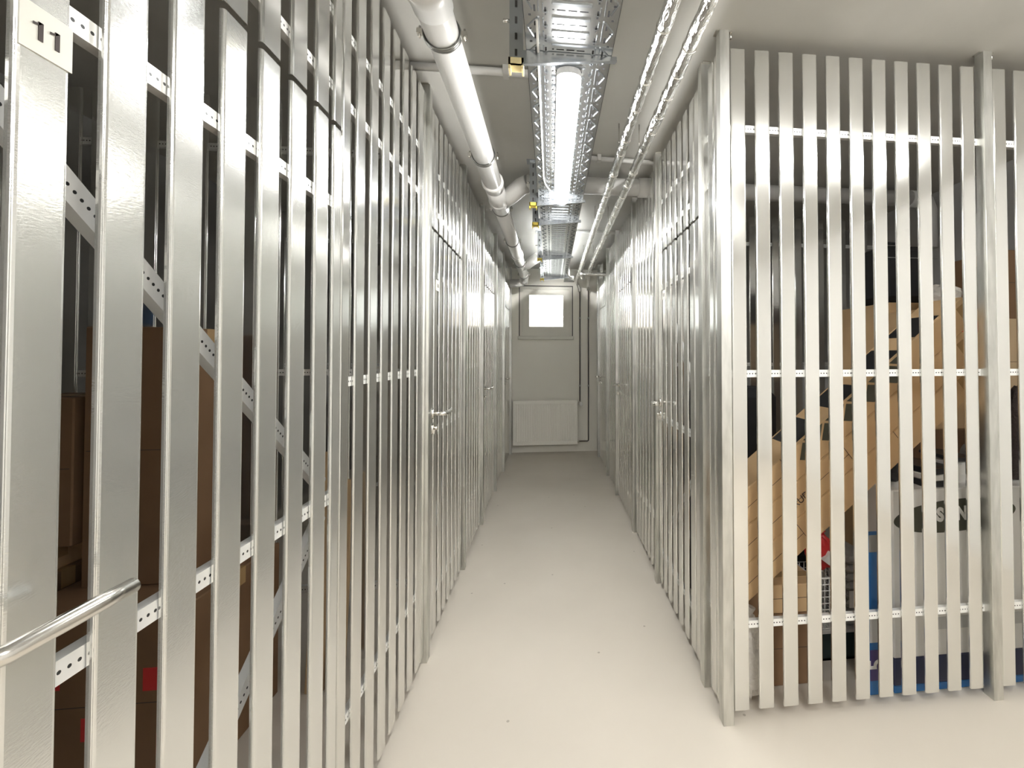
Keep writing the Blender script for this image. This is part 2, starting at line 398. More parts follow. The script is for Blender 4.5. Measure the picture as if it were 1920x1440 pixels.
cage_front('slatted cage front touching the end wall on the radiator side', 'L',
    [(6.20, 6.245, -.016, .03)],
    [([(5.36, .062)] + rng(5.435, 7, W, .1), TZ, ZT, 'transom_panel'), ([(6.255, .05)], ZB, ZT, 'slat_panel')],
    [(5.335, 6.30, (2.335, 2.13))], (XL - D, 5.8, 0))
cage_door('cage door beside the end wall on the radiator side, fourth from door 11', 'L', 5.355, 6.19, rng(5.435, 7, W, .1), 5.43, +1, [(5.36, .062)], 'zinc')
# right row ----------------------------------------------------------
cage_front('corridor slatted cage front starting at the corner post, under the foil pipes', 'R',
    [(1.778, 1.823, -.018, .026), (2.605, 2.65, -.018, .026), (3.37, 3.415, -.018, .026)],
    [([(1.628, .05), (1.69, .0605)], ZB, ZT, 'slat_panel'), ([(1.838, .085)] + rng(1.937, 6, W, .1) + [(2.538, .055)], TZ, ZT, 'transom_panel'), ([(2.668, W), (2.768, W), (2.868, W, 2.50), (2.968, W, 2.50)] + rng(3.068, 3, W, .1), ZB, ZT, 'slat_panel')],
    [(1.63, 3.37, (2.335, 2.13)), (1.63, 1.778, (1.325, .352)), (2.65, 3.37, (1.325, .352))], (XR + D, 2.4, 0))
cage_door('smeared shiny cage door in the row facing door 11, first from the corner post', 'R', 1.833, 2.60, rng(1.937, 6, W, .1), 2.555, -1, [(1.838, .085), (2.538, .055)], 'zinc', (2.467, 1.757, ''))
cage_front('slatted cage front under the foil pipes, second from the corner post', 'R',
    [(4.275, 4.32, -.018, .026), (4.99, 5.035, -.018, .026)],
    [([(3.44, .05)] + rng(3.505, 7, W, .1) + [(4.205, .055)], TZ, ZT, 'transom_panel'), (rng(4.335, 6, W, .105), ZB, ZT, 'slat_panel')],
    [(3.415, 4.99, (2.335, 2.13)), (4.32, 4.99, (1.325, .352))], (XR + D, 4.2, 0))
cage_door('cage door under the foil pipes, second from the corner post', 'R', 3.435, 4.265, rng(3.505, 7, W, .1), 4.17, -1, [(3.44, .05), (4.205, .055)], 'zinc')
cage_front('slatted cage front touching the end wall beside the dark heating pipes', 'R',
    [(5.925, 5.97, -.018, .026)],
    [([(5.065, .05)] + [(5.13 + .1 * i, W) if i < 1 or i > 3 else (5.13 + .1 * i, W, 2.385) for i in range(7)] + [(5.83, .055)], TZ, ZT, 'transom_panel'), (rng(5.985, 3, W, .1), ZB, ZT, 'slat_panel')],
    [(5.035, 6.30, (2.300, 2.13)), (5.97, 6.30, (1.325, .352))], (XR + D, 5.7, 0))
cage_door('cage door close to the end wall beside the two dark heating pipes', 'R', 5.06, 5.915, rng(5.13, 7, W, .1), 5.80, -1, [(5.065, .05), (5.83, .055)], 'zinc')
# row facing the hall -------------------------------------------------
fp = thing('slatted_screen', 'wide pale zinc slatted screen facing the viewer, brown leaning cartons behind it', 'screen', (1.8, YF + D, 0))
mb = MB()
for i in range(11): slat(mb, FN['F'], .7012 + i * PIT, W, ZB, ZT)
for i in range(11): slat(mb, FN['F'], 1.8545 + i * PIT, W, ZB, ZT)
obj('slat_panel', mb, 'zinc_front' if 'zinc_front' in M else 'zinc', fp)
post(fp, FN['F'], .648, .690, -.022, .020)
post(fp, FN['F'], 1.785, 1.828, -.024, .018)
for z in (2.299, 1.328, .354): rail(fp, FN['F'], .69, 2.96, z)
# dividing partitions inside the cages
def divider(label, x0, x1, y, n0):
    t = thing('slatted_screen', label, 'screen', ((x0 + x1) / 2, y, 0), 'partitions between the cages')
    fn = faceY(y); mb = MB(); n = int((x1 - x0 - W) / PIT) + 1
    for i in range(n): slat(mb, fn, x0 + n0 + i * PIT, W, ZB, 2.56, 1)
    obj('slat_panel', mb, 'zinc', t)
    for z in (2.335, 1.325, .354): rail(t, fn, x0, x1, z)
    return t
divider('slatted screen at the back of the carton-filled cage, under the white cross pipe', .73, 2.78, 3.42, .012)
divider('slatted screen behind the boxes inside cage 11', -2.40, -.66, 2.060, .02)
divider('slatted screen closing off cage 11 on the side away from the drain pipe', -2.40, -.66, .345, .02)
divider('slatted screen between the second and third cages past door 11', -2.40, -.66, 3.67, .02)
divider('slatted screen between the second and third cages from the corner post', .73, 2.90, 5.00, .02)

# ------------------------------------------------------------------ drain pipe
DX, DZ, DR = -.366, 2.485, .056
dp = thing('drain_pipe', 'thick white drain pipe running lengthwise under the corridor ceiling', 'pipe', (DX, 3.4, DZ))
obj('pipe_run', MB().tube([(DX, -.6, DZ), (DX, 2.76, DZ)], DR, 32), 'pvc', dp)
obj('pipe_run', MB().tube([(DX, 3.18, DZ), (DX, 5.75, DZ)], DR, 32), 'pvc', dp)
def socket(y0, y1, nm='pipe_socket'):
    r = DR
    return obj(nm, MB().tube([(DX, y0, DZ), (DX, y0 + .006, DZ), (DX, y0 + .02, DZ), (DX, y0 + .04, DZ), (DX, y0 + .046, DZ), (DX, y1, DZ)], [r + .001, r + .012, r + .012, r + .012, r + .006, r + .006], 32), 'pvc', dp)
socket(2.70, 2.80); socket(3.02, 3.20); socket(1.26, 1.36); socket(4.62, 4.74)
wy = MB().tube([(DX, 2.76, DZ), (DX, 3.2, DZ)], DR + .005, 32)
wy.tube([(DX, 3.10, DZ + .0), (DX + .09, 3.01, DZ + .03), (DX + .16, 2.955, DZ + .07), (DX + .21, 2.932, DZ + .086)], DR + .002, 24)
obj('wye_fitting', wy, 'pvc', dp)
el = [(DX, 5.70, DZ), (DX, 5.86, DZ), (DX - .004, 5.92, DZ - .012), (DX - .01, 5.97, DZ - .04), (DX - .02, 5.99, DZ - .075)]
obj('elbow', MB().tube(el, DR + .006, 28), 'pvc', dp)
obj('branch', MB().tube([(DX - .02, 5.99, DZ - .06), (DX - .08, 6.0, DZ - .085), (DX - .20, 6.0, DZ - .09)], DR, 28), 'pvc', dp)
wy2 = MB().tube([(DX, 5.30, DZ), (DX + .08, 5.21, DZ + .01), (DX + .15, 5.15, DZ + .05), (DX + .215, 5.13, DZ + .09)], DR, 24)
obj('wye_fitting', wy2, 'pvc', dp)
for y in (1.475, 2.36, 3.20, 4.10, 5.05, 5.80):
    c = MB(); c.tube([(DX + (DR + .004) * math.cos(a), y, DZ + (DR + .004) * math.sin(a)) for a in [2 * PI * i / 28 for i in range(29)]], .0045, 8, cap=False)
    for dy in (-.008, .008):
        c.tube([(DX + (DR + .005) * math.cos(a), y + dy, DZ + (DR + .005) * math.sin(a)) for a in [2 * PI * i / 28 for i in range(29)]], .003, 6, cap=False)
    k = obj('pipe_clamp', c, 'steel_dark', dp)
    for sgn in (-1, 1):
        bl = MB().box((DX + sgn * (DR + .004), y - .009, DZ - .008), (DX + sgn * (DR + .026), y + .009, DZ + .008))
        bl.tube([(DX + sgn * (DR + .017), y, DZ - .02), (DX + sgn * (DR + .017), y, DZ + .02)], .004, 8)
        obj('clamp_bolt', bl, 'steel', k)
    obj('hanger_rod', MB().tube([(DX, y, DZ + DR), (DX, y, ZC)], .005, 8), 'steel', k)
cp = thing('drain_pipe', 'white drain pipe crossing the corridor behind the lamp into the carton-filled cage', 'pipe', (1.2, 2.93, 2.568))
obj('pipe_run', MB().tube([(DX + .20, 2.932, 2.571), (2.74, 2.93, 2.571)], DR, 32), 'pvc', cp)
obj('pipe_socket', MB().tube([(.60, 2.93, 2.571), (.606, 2.93, 2.571), (.70, 2.93, 2.571)], [DR, DR + .01, DR + .01], 32), 'pvc', cp)
obj('elbow', MB().tube([(2.66, 2.93, 2.571), (2.74, 2.93, 2.568), (2.79, 2.93, 2.545), (2.81, 2.93, 2.49), (2.812, 2.93, 2.2)], DR + .005, 24), 'pvc', cp)
c = MB().tube([(1.47, 2.93 + (DR + .004) * math.cos(a), 2.571 + (DR + .004) * math.sin(a)) for a in [2 * PI * i / 28 for i in range(29)]], .007, 8, cap=False)
c.tube([(1.47, 2.93, 2.571 + DR), (1.47, 2.93, ZC)], .005, 8)
obj('pipe_clamp', c, 'zinc_dark', cp)

# ------------------------------------------------------------------ cable tray, brackets
TX0, TX1, TZB = -.085, .205, 2.425
m = mat('tray_bed_zinc', (.50, .53, .56), .17, 1.0); M['tray_bed'] = m
nt = m.node_tree; b = nt.nodes['Principled BSDF']
tc = nt.nodes.new('ShaderNodeTexCoord'); sx = nt.nodes.new('ShaderNodeSeparateXYZ'); nt.links.new(tc.outputs['Object'], sx.inputs[0])
yf = math_node(nt, 'FRACT', math_node(nt, 'DIVIDE', sx.outputs['Y'], .055)); ax = math_node(nt, 'ABSOLUTE', sx.outputs['X'])
def band(v, lo, hi): return math_node(nt, 'MULTIPLY', math_node(nt, 'GREATER_THAN', v, lo), math_node(nt, 'LESS_THAN', v, hi))
xf = math_node(nt, 'FRACT', math_node(nt, 'DIVIDE', math_node(nt, 'ADD', sx.outputs['X'], 1.0), .034))
s1 = math_node(nt, 'MULTIPLY', math_node(nt, 'MULTIPLY', band(ax, -1, .058), band(yf, .33, .43)), band(xf, .12, .88))
s2 = math_node(nt, 'MULTIPLY', band(ax, .076, .082), band(yf, .25, .8))
s3 = math_node(nt, 'MULTIPLY', band(ax, .108, .114), band(yf, .15, .6))
s4 = math_node(nt, 'MULTIPLY', band(ax, .122, .130), band(yf, .78, .92))
sl = math_node(nt, 'MINIMUM', math_node(nt, 'ADD', math_node(nt, 'ADD', s1, s2), math_node(nt, 'ADD', s3, s4)), 1.0)
mx = nt.nodes.new('ShaderNodeMix'); mx.data_type = 'RGBA'; nt.links.new(sl, mx.inputs['Factor'])
mx.inputs['A'].default_value = (.70, .72, .73, 1); mx.inputs['B'].default_value = (.03, .03, .032, 1)
nt.links.new(mx.outputs['Result'], b.inputs['Base Color']); nt.links.new(math_node(nt, 'SUBTRACT', 1.0, sl), b.inputs['Metallic'])
nt.links.new(math_node(nt, 'ADD', math_node(nt, 'MULTIPLY', sl, .4), .22), b.inputs['Roughness'])
tr = thing('cable_tray', 'perforated zinc cable tray hanging over the middle of the corridor', 'cable tray', (.06, 3.0, TZB))
TY0, TY1 = -.6, 5.75
bed = MB().box((TX0, TY0, TZB), (TX1, TY1, TZB + .0015))
obj('tray_bed', bed, 'tray_bed', tr)
sd = MB().box((TX0, TY0, TZB), (TX0 + .0015, TY1, TZB + .06)); obj('side_wall', sd, 'zinc_tray', tr)
sd = MB().box((TX1 - .0015, TY0, TZB), (TX1, TY1, TZB + .06)); obj('side_wall', sd, 'zinc_tray', tr)
rb = MB(); y = TY0 + .02; k = 0
def bar(mb, x0, y0, x1, y1, w=.0045, h=.0028):
    d = Vector((x1 - x0, y1 - y0, 0)); n = Vector((-d.y, d.x, 0)).normalized() * w / 2
    q = [Vector((x0, y0, 0)) + n, Vector((x1, y1, 0)) + n, Vector((x1, y1, 0)) - n, Vector((x0, y0, 0)) - n]
    i = [p + (Vector((0, 0, 0))) for p in q]
    mb.add([(p.x, p.y, TZB) for p in q] + [(p.x * .97 + (x0 + x1) / 2 * .03, p.y * .97 + (y0 + y1) / 2 * .03, TZB - h) for p in i], [(0, 1, 5, 4), (1, 2, 6, 5), (2, 3, 7, 6), (3, 0, 4, 7), (4, 5, 6, 7)])
while y < TY1 - .06:
    cxm = .06
    bar(rb, cxm - .060, y, cxm + .060, y, .009, .004)
    for sgn in (-1, 1):
        bar(rb, cxm + sgn * .086, y + .005, cxm + sgn * .086, y + .034, .004, .003)
        bar(rb, cxm + sgn * .072, y + .036, cxm + sgn * .086, y + .034, .004, .003)
        if k % 2 == 0:
            bar(rb, cxm + sgn * .100, y, cxm + sgn * .100, y + .09, .004, .003)
            bar(rb, cxm + sgn * .104, y + .005, cxm + sgn * .136, y + .045, .0035, .003); bar(rb, cxm + sgn * .136, y + .045, cxm + sgn * .118, y + .085, .0035, .003)
    y += .055; k += 1
obj('pressed_ribs', rb, 'zinc_tray', tr)
def bracket(label, y, cap='yellow'):
    t = thing('tray_bracket', label, 'bracket', (-.118, y, ZC), 'brackets carrying the cable tray')
    x0, x1, zb = -.140, -.096, 2.372
    st = MB(); st.box((x0, y - .002, zb), (x1, y + .001, ZC)); st.box((x0, y, zb), (x0 + .002, y + .03, ZC)); st.box((x1 - .002, y, zb), (x1, y + .03, ZC)); st.box((x0 - .02, y - .02, ZC - .005), (x1 + .02, y + .05, ZC))
    obj('strut', st, 'zinc_tray', t)
    for i in range(5):
        z = zb + .03 + i * .055
        sm = MB(); sm.prism([(x0 + .018, -.001), (x1 - .018, -.001), (x1 - .018, .001), (x0 + .018, .001)], z, z + .022, lambda a, b_, h: (a, y - .0025 + b_, h))
        obj('strut_slot', sm, 'near_black', t)
    ar = MB(); poly = [(x1, TZB - .002), (.222, TZB - .002), (.222, TZB - .018), (x1, TZB - .052)]
    ar.add([(a, y - .002, z) for a, z in poly] + [(a, y + .001, z) for a, z in poly], [(0, 1, 2, 3), (7, 6, 5, 4), (0, 4, 5, 1), (1, 5, 6, 2), (2, 6, 7, 3), (3, 7, 4, 0)])
    ar.add([(x1, y - .012, TZB - .052), (.222, y - .010, TZB - .018), (.222, y + .001, TZB - .018), (x1, y + .001, TZB - .052), (x1, y - .012, TZB - .056), (.222, y - .010, TZB - .021), (.222, y + .001, TZB - .021), (x1, y + .001, TZB - .056)], [(0, 1, 2, 3), (7, 6, 5, 4), (0, 4, 5, 1), (1, 5, 6, 2), (2, 6, 7, 3), (3, 7, 4, 0)])
    ar.box((x1, y, TZB - .003), (.222, y + .035, TZB - .0005))
    obj('arm', ar, 'zinc_tray', t)
    cpm = MB(); cpm.box((x0 - .003, y - .006, zb - .003), (x1 + .003, y - .002, zb + .022)); cpm.box((x0 - .003, y - .006, zb - .016), (x0 + .004, y + .034, zb + .022)); cpm.box((x1 - .004, y - .006, zb - .016), (x1 + .003, y + .034, zb + .022)); cpm.box((x0 - .003, y - .006, zb - .003), (x1 + .003, y + .034, zb + .001))
    obj('end_cap', cpm, cap, t)
    bt = MB().tube([(x0 - .001, y + .012, ZC - .14), (x0 - .022, y + .012, ZC - .14)], .006, 8); obj('bolt', bt, 'steel', t)
    return t
bracket('tray bracket with a cream cap, just in front of the bright lamp', 1.44, 'cream')
bracket('tray bracket with a bright yellow cap at the far end of the lamp', 2.80)
bracket('tray bracket with a small yellow cap just beyond the lamp', 3.22)
bracket('tray bracket beyond the middle of the corridor, fourth from the camera', 4.40)
bracket('tray bracket at the window end of the cable tray', 5.55)
jb = thing('cable_box', 'small grey junction box at the far end of the cable tray', 'box', (.22, 5.72, 2.42))
obj('box_body', MB().rbox((.17, 5.66, 2.395), (.30, 5.76, 2.455), .006), 'zinc_dark', jb)
obj('box_hanger', MB().box((.225, 5.70, 2.45), (.245, 5.715, ZC)), 'zinc_dark', jb)
obj('box_lid', MB().rbox((.166, 5.656, 2.385), (.304, 5.764, 2.395), .003), 'zinc_dark', jb)

# ------------------------------------------------------------------ lamps
def batten(name, label, a, b_, zc, w=.082, mt='lamp', z_top=None, skirt=False):
    A, B = Vector(a), Vector(b_); mid = (A + B) / 2
    t = thing(name, label, 'lamp', (mid.x, mid.y, zc + .03))
    d = (B - A).normalized(); n = Vector((-d.y, d.x, 0)); r = w / 2
    def outline(r):
        pts = []
        for i in range(9): an = -PI / 2 + PI * i / 8; pts.append(B - d * w * .35 + (d * math.cos(an) * r * .7 - n * -math.sin(an) * r))
        for i in range(9): an = PI / 2 + PI * i / 8; pts.append(A + d * w * .35 + (d * math.cos(an) * r * .7 - n * -math.sin(an) * r))
        return pts
    lo = [(-.048, .40), (-.045, .65), (-.034, .90), (-.016, 1.0), (.010, 1.0)]
    m1 = MB(); rows = []
    for dz, s_ in lo: rows.append([(p.x, p.y, zc + dz) for p in outline(r * s_)])
    N_ = len(rows[0]); vs = sum(rows, []); fs = []
    for k in range(len(rows) - 1):
        for j in range(N_): fs.append([k * N_ + j, k * N_ + (j + 1) % N_, (k + 1) * N_ + (j + 1) % N_, (k + 1) * N_ + j])
    fs.append(list(range(N_))); m1.add(vs, fs, smooth=True)
    obj('diffuser', m1, mt, t)
    m2 = MB(); o1 = outline(r * 1.03); m2.add([(p.x, p.y, zc + .010) for p in o1] + [(p.x, p.y, zc + .032) for p in o1], [[j, (j + 1) % N_, N_ + (j + 1) % N_, N_ + j] for j in range(N_)] + [list(range(N_))[::-1], list(range(N_, 2 * N_))])
    obj('housing', m2, 'lamp_body', t)
    if skirt:
        m3 = MB(); o2 = outline(r * 1.12); n2 = len(o2)
        m3.add([(p.x, p.y, zc - .058) for p in o1] + [(p.x, p.y, zc + .030) for p in o1] + [(p.x, p.y, zc - .058) for p in o2] + [(p.x, p.y, zc + .030) for p in o2],
               [[a + j, a + (j + 1) % n2, b_ + (j + 1) % n2, b_ + j] for a, b_ in ((0, n2), (2 * n2, 3 * n2), (0, 2 * n2), (n2, 3 * n2)) for j in range(n2)])
        obj('shading_skirt', m3, 'lamp_body', t)  # skirt added to keep the hidden lamp from lighting the ceiling
    if z_top:
        for f_ in (.2, .8):
            p = A.lerp(B, f_); obj('mounting_clip', MB().box((p.x - .012, p.y - .012, zc + .03), (p.x + .012, p.y + .012, z_top)), 'steel', t)
    return t
l1 = batten('batten_lamp', 'bright white batten lamp mounted under the cable tray', (.06, 1.445, 0), (.06, 2.585, 0), 2.352, z_top=TZB)
obj('power_cable', MB().tube([(.06, 2.585, 2.365), (.03, 2.60, 2.385), (-.01, 2.595, 2.40), (-.035, 2.54, 2.412), (-.045, 2.46, 2.418), (-.045, 1.9, 2.421), (-.045, 1.3, 2.421)], .004, 8), 'white_plastic', l1)
batten('batten_lamp', 'added unseen lamp above the far half of the cable tray, lighting the corridor end', (.06, 4.0, 0), (.06, 5.4, 0), 2.636, mt='lamp_far_added', skirt=True)  # added lamp, hidden by the tray, brightens the far corridor
batten('batten_lamp', 'white batten lamp on the hall ceiling in front of the slatted screen', (.85, .72, 0), (2.25, .72, 0), 2.636, mt='lamp_front')
batten('batten_lamp', 'white batten lamp on the hall ceiling above the viewer', (.2, -.7, 0), (1.6, -.7, 0), 2.636, mt='lamp_hall')
batten('batten_lamp', 'white batten lamp on the hall ceiling by the back wall', (.2, -2.0, 0), (1.6, -2.0, 0), 2.636, mt='lamp_hall')

# ------------------------------------------------------------------ foil insulated pipes and heating pipes
def foil(label, x, y1, tail, rz=2.48, r=.025):
    t = thing('insulated_pipe', label, 'pipe', (x, 3, rz), 'foil insulated heating pipes under the ceiling')
    m_ = MB(); n = int((y1 + .6) / .05); pts = []; rr = []
    for i in range(n + 1):
        y = -.6 + (y1 + .6) * i / n
        pts.append((x + random.uniform(-.0015, .0015), y, rz + random.uniform(-.0015, .0015))); rr.append(r * random.uniform(.95, 1.04))
    m_.tube(pts + tail, rr + [r] * len(tail), 18); obj('foil_sleeve', m_, 'foil', t)
    bd = MB(); y = .9
    while y < y1 - .1:
        bd.tube([(x + (r + .001) * math.cos(a), y, rz + (r + .001) * math.sin(a)) for a in [2 * PI * i / 18 for i in range(19)]], .0016, 6, cap=False); y += random.choice((.14, .19, .27))
    obj('binding_wire', bd, 'steel', t)
    hg = MB()
    for y in (1.0, 2.3, 3.6, 4.9): hg.tube([(x, y, rz + r * .9), (x, y, ZC)], .0035, 8)
    obj('hanger_rod', hg, 'steel', t)
    return t
foil('foil-wrapped pipe nearer the cable tray, running to the end wall', .367, 6.14, [(.369, 6.20, 2.475), (.376, 6.235, 2.455), (.392, 6.250, 2.42), (.408, 6.256, 2.375), (.414, 6.258, 2.33)])
foil('foil-wrapped pipe farther from the cable tray, beside the corner post', .479, 5.36, [(.486, 5.42, 2.478), (.500, 5.75, 2.462), (.515, 6.10, 2.44), (.528, 6.21, 2.42), (.537, 6.25, 2.39), (.540, 6.258, 2.35)])
bt = thing('insulated_pipe', 'short foil-wrapped branch pipe turning sideways above the two dark heating pipes', 'pipe', (.72, 5.38, 2.425))
obj('foil_sleeve', MB().tube([(.40, 5.43, 2.432), (.47, 5.41, 2.43), (.60, 5.38, 2.425), (.80, 5.38, 2.425), (1.2, 5.38, 2.425)], [.024, .026, .024, .025, .024], 16), 'foil', bt)
obj('pipe_elbow', MB().tube([(.385, 5.43, 2.462), (.388, 5.43, 2.425), (.40, 5.47, 2.40), (.42, 5.58, 2.395)], .025, 14), 'foil', bt)
def riser(label, x, z0, z1, extra=None):
    t = thing('heating_pipe', label, 'pipe', (x, YE - .05, z0))
    obj('pipe_run', MB().tube([(x, YE - .053, z1), (x, YE - .053, z0)] + (extra or []), .0095, 12), 'pipe_dark', t)
    for z in (1.946, .962):
        c = MB().tube([(x, YE - .064, z), (x, YE, z)], .006, 8); c.tube([(x, YE - .053, z - .012), (x, YE - .053, z + .012)], .014, 12)
        obj('pipe_clip', c, 'zinc_dark', t)
    return t
riser('thin dark heating pipe going down to the thermostat knob of the radiator', .416, .735, 2.34)
riser('thin dark heating pipe going down to the bottom corner of the radiator', .540, .185, 2.36, [(.538, YE - .053, .165), (.525, YE - .053, .155), (.40, YE - .053, .155)])

# ------------------------------------------------------------------ conduits
def conduit(label, pts, r=.016, clips=()):
    t = thing('conduit', label, 'conduit', pts[0])
    obj('conduit_pipe', MB().tube(pts, r, 14), 'pvc', t)
    for x, y, z in clips:
        obj('conduit_clip', MB().box((x - .012, y - r - .006, z - r - .003), (x + .012, y + r + .006, ZC)), 'pvc_band', t)
conduit('white conduit on the ceiling crossing above the thick white drain pipe', [(-.60, 1.90, 2.647), (-.03, 1.90, 2.647)], .016, [(-.47, 1.90, 2.647), (-.2, 1.9, 2.647)])
conduit('white conduit on the ceiling crossing above the foil pipes, bent at its end', [(.23, 2.68, 2.647), (.62, 2.70, 2.647), (.66, 2.70, 2.640), (.668, 2.70, 2.60)], .014, [(.3, 2.684, 2.647)])
conduit('straight white conduit on the ceiling above the foil pipes, beyond the bent one', [(.23, 4.30, 2.65), (.75, 4.32, 2.65)], .013, [(.55, 4.31, 2.65)])

# ------------------------------------------------------------------ radiator
RX0, RX1, RZ0, RZ1 = -.541, .378, .124, .758
ra = thing('radiator', 'wide cream panel radiator on the end wall under the window', 'radiator', ((RX0 + RX1) / 2, YE - .07, RZ0))
pn = MB(); n = 27; pw = (RX1 - RX0 - .05) / n
yy = YE - .125
prof = [(RX0, yy + .016), (RX0, yy + .003), (RX0 + .003, yy), (RX0 + .022, yy)]
for i in range(n):
    x = RX0 + .025 + i * pw
    prof += [(x + pw * .15, yy), (x + pw * .30, yy + .005), (x + pw * .70, yy + .005), (x + pw * .85, yy)]
prof += [(RX1 - .003, yy), (RX1, yy + .003), (RX1, yy + .016)]
pn.prism(prof, RZ0 + .055, RZ1 - .05, lambda a, b_, h: (a, b_, h))
pn.rbox((RX0, yy - .001, RZ0), (RX1, yy + .016, RZ0 + .056), .003); pn.rbox((RX0, yy - .001, RZ1 - .052), (RX1, yy + .016, RZ1), .003)
obj('front_panel', pn, 'radiator', ra)
obj('back_panel', MB().rbox((RX0 + .002, yy + .06, RZ0 + .01), (RX1 - .002, yy + .075, RZ1 - .01), .003), 'radiator', ra)
tg = MB().box((RX0 + .001, yy + .016, RZ1 - .012), (RX1 - .001, yy + .076, RZ1 - .002))
tg.box((RX0, yy + .014, RZ0 + .02), (RX0 + .0015, yy + .078, RZ1 - .002)); tg.box((RX1 - .0015, yy + .014, RZ0 + .02), (RX1, yy + .078, RZ1 - .002))
obj('casing', tg, 'radiator', ra)
wb = MB()
for x in (RX0 + .12, RX1 - .12): wb.box((x - .02, yy + .074, RZ0 + .05), (x + .02, YE - .0005, RZ1 - .05))
obj('wall_bracket', wb, 'zinc_dark', ra)
vk = MB().tube([(RX1 - .002, YE - .055, .712), (.416, YE - .055, .712)], .011, 10); vk.tube([(.416, YE - .055, .695), (.416, YE - .055, .74)], .012, 10)
v_ = obj('valve', vk, 'steel', ra)
obj('thermostat_knob', MB().tube([(.425, YE - .062, .70), (.425, YE - .085, .70), (.425, YE - .13, .70), (.425, YE - .14, .70)], [.018, .026, .026, .020], 16), 'white_plastic', v_)
obj('return_valve', MB().tube([(RX1 - .002, YE - .053, .155), (.41, YE - .053, .155)], .015, 10), 'steel', ra)

# ------------------------------------------------------------------ cartons and clutter
def carton(name, label, size, loc, rot=(0, 0, 0), m='card', group=None, tape=True, cat='box', flap=True, r=.004):
    """closed carton with its tape strip and flap seam; loc is the centre of its base"""
    w, d, h = size
    t = thing(name, label, cat, loc, group)
    R_ = Matrix.Translation(Vector(loc)) @ Euler(rot).to_matrix().to_4x4()
    obj('carton_body', MB().rbox((-w / 2, -d / 2, 0), (w / 2, d / 2, h), r, R_), m, t)
    if tape:
        tp = MB().box((-w / 2 - .0006, -.025, h - .0005), (w / 2 + .0006, .025, h + .0006), R_)
        tp.box((-w / 2 - .0008, -.025, h - .07), (-w / 2 + .0002, .025, h), R_); tp.box((w / 2 - .0002, -.025, h - .07), (w / 2 + .0008, .025, h), R_)
        obj('tape_strip', tp, 'tape', t)
    return t, R_

# -- cage behind the slatted partition facing the hall (right)
def blob(mb, c, r, seed, nu=16, nv=10, jit=.22):
    rnd = random.Random(seed); vs = []; fs = []
    for i in range(nv + 1):
        th = PI * i / nv
        for j in range(nu):
            ph = 2 * PI * j / nu; k = 1 + rnd.uniform(-jit, jit)
            if i in (0, nv): k = 1
            vs.append((c[0] + r[0] * k * math.sin(th) * math.cos(ph), c[1] + r[1] * k * math.sin(th) * math.sin(ph), max(c[2] + r[2] * k * math.cos(th), c[2] - r[2] * .92)))
    for i in range(nv):
        for j in range(nu): fs.append([i * nu + j, i * nu + (j + 1) % nu, (i + 1) * nu + (j + 1) % nu, (i + 1) * nu + j])
    mb.add(vs, fs); return mb
def bag(name, label, c, r, m, seed, cat='bag', jit=.16, knot=True):
    if not knot: return tag(obj(name, blob(MB(), c, r, seed, jit=jit), m), label, cat)
    t = thing(name, label, cat, (c[0], c[1], c[2] - r[2] * .92))
    obj('bag_body', blob(MB(), c, r, seed, jit=jit), m, t)
    if knot:
        kn = MB().tube([(c[0], c[1], c[2] + r[2] * .80), (c[0] + .005, c[1], c[2] + r[2] * 1.05), (c[0] + .015, c[1], c[2] + r[2] * 1.25)], [.014, .008, .018], 8); obj('bag_neck', kn, m, t)
    return t

AN = math.radians(39.0)
ex = Vector((math.cos(AN), 0, math.sin(AN))); ez = Vector((-math.sin(AN), 0, math.cos(AN))); ey = Vector((0, 1, 0))
FH, LL, LD, LY = .118, 1.36, .19, 1.675
def flat_carton(k, label, extra=None):
    o_ = Vector((.785 + extra[0], LY, .40 + extra[0] * math.tan(AN) + k * (FH + .001) / math.cos(AN)))
    B_ = basis(o_, ex, ey, ez)
    t = thing('flat_carton', label, 'box', o_, 'leaning stack of long flat cartons')
    obj('carton_body', MB().rbox((0, 0, 0), (LL, LD, FH), .004, B_), 'card', t)
    sm = MB()
    for a in extra[1]: sm.box((a, -.0006, 0), (a + .0022, 0, FH), B_)
    sm.box((0, -.0006, FH * .47), (extra[2], 0, FH * .47 + .0018), B_)
    obj('flap_seam', sm, 'ink', t)
    obj('tape_strip', MB().box((LL - .06, -.0008, FH * .2), (LL - .02, .0, FH * .8), B_), 'tape', t)
    return t, B_
t0, B0 = flat_carton(0, 'lowest long flat carton of the leaning stack behind the slats', (0, (.36, .93), .36))
t1, B1 = flat_carton(1, 'middle long flat carton of the leaning stack, printed text at its lower end', (0, (.62,), .62))
text_part('printed_text', 'RUD', .040, B1 @ basis((.345, -.0009, .050), (1, 0, 0), (0, 0, 1), (0, -1, 0)), 'ink', t1)
t2, B2 = flat_carton(2, 'topmost long flat carton of the leaning stack, printed with black diamonds', (0, (.28,), .28))
pr = MB()
def pat(pts, y=-.0009):
    n = len(pts)
    pr.add([(a, y, b_) for a, b_ in pts] + [(a, 0, b_) for a, b_ in pts], [list(range(n))] + [[i, (i + 1) % n, n + (i + 1) % n, n + i] for i in range(n)], B2)
for k in range(5):
    a = .40 + k * .125
    pat([(a + .008, FH - .005), (a + .117, FH - .005), (a + .0625, FH - .056)])
    pat([(a - .054, FH * .5), (a, FH - .012), (a + .054, FH * .5), (a, .010)])
obj('black_diamond_print', pr, 'olive', t2)
for a in (.36, .60, .84, 1.08): obj('black_top_print', MB().box((a, .012, FH), (a + .15, LD - .015, FH + .0008), B2), 'black_plastic', t2)

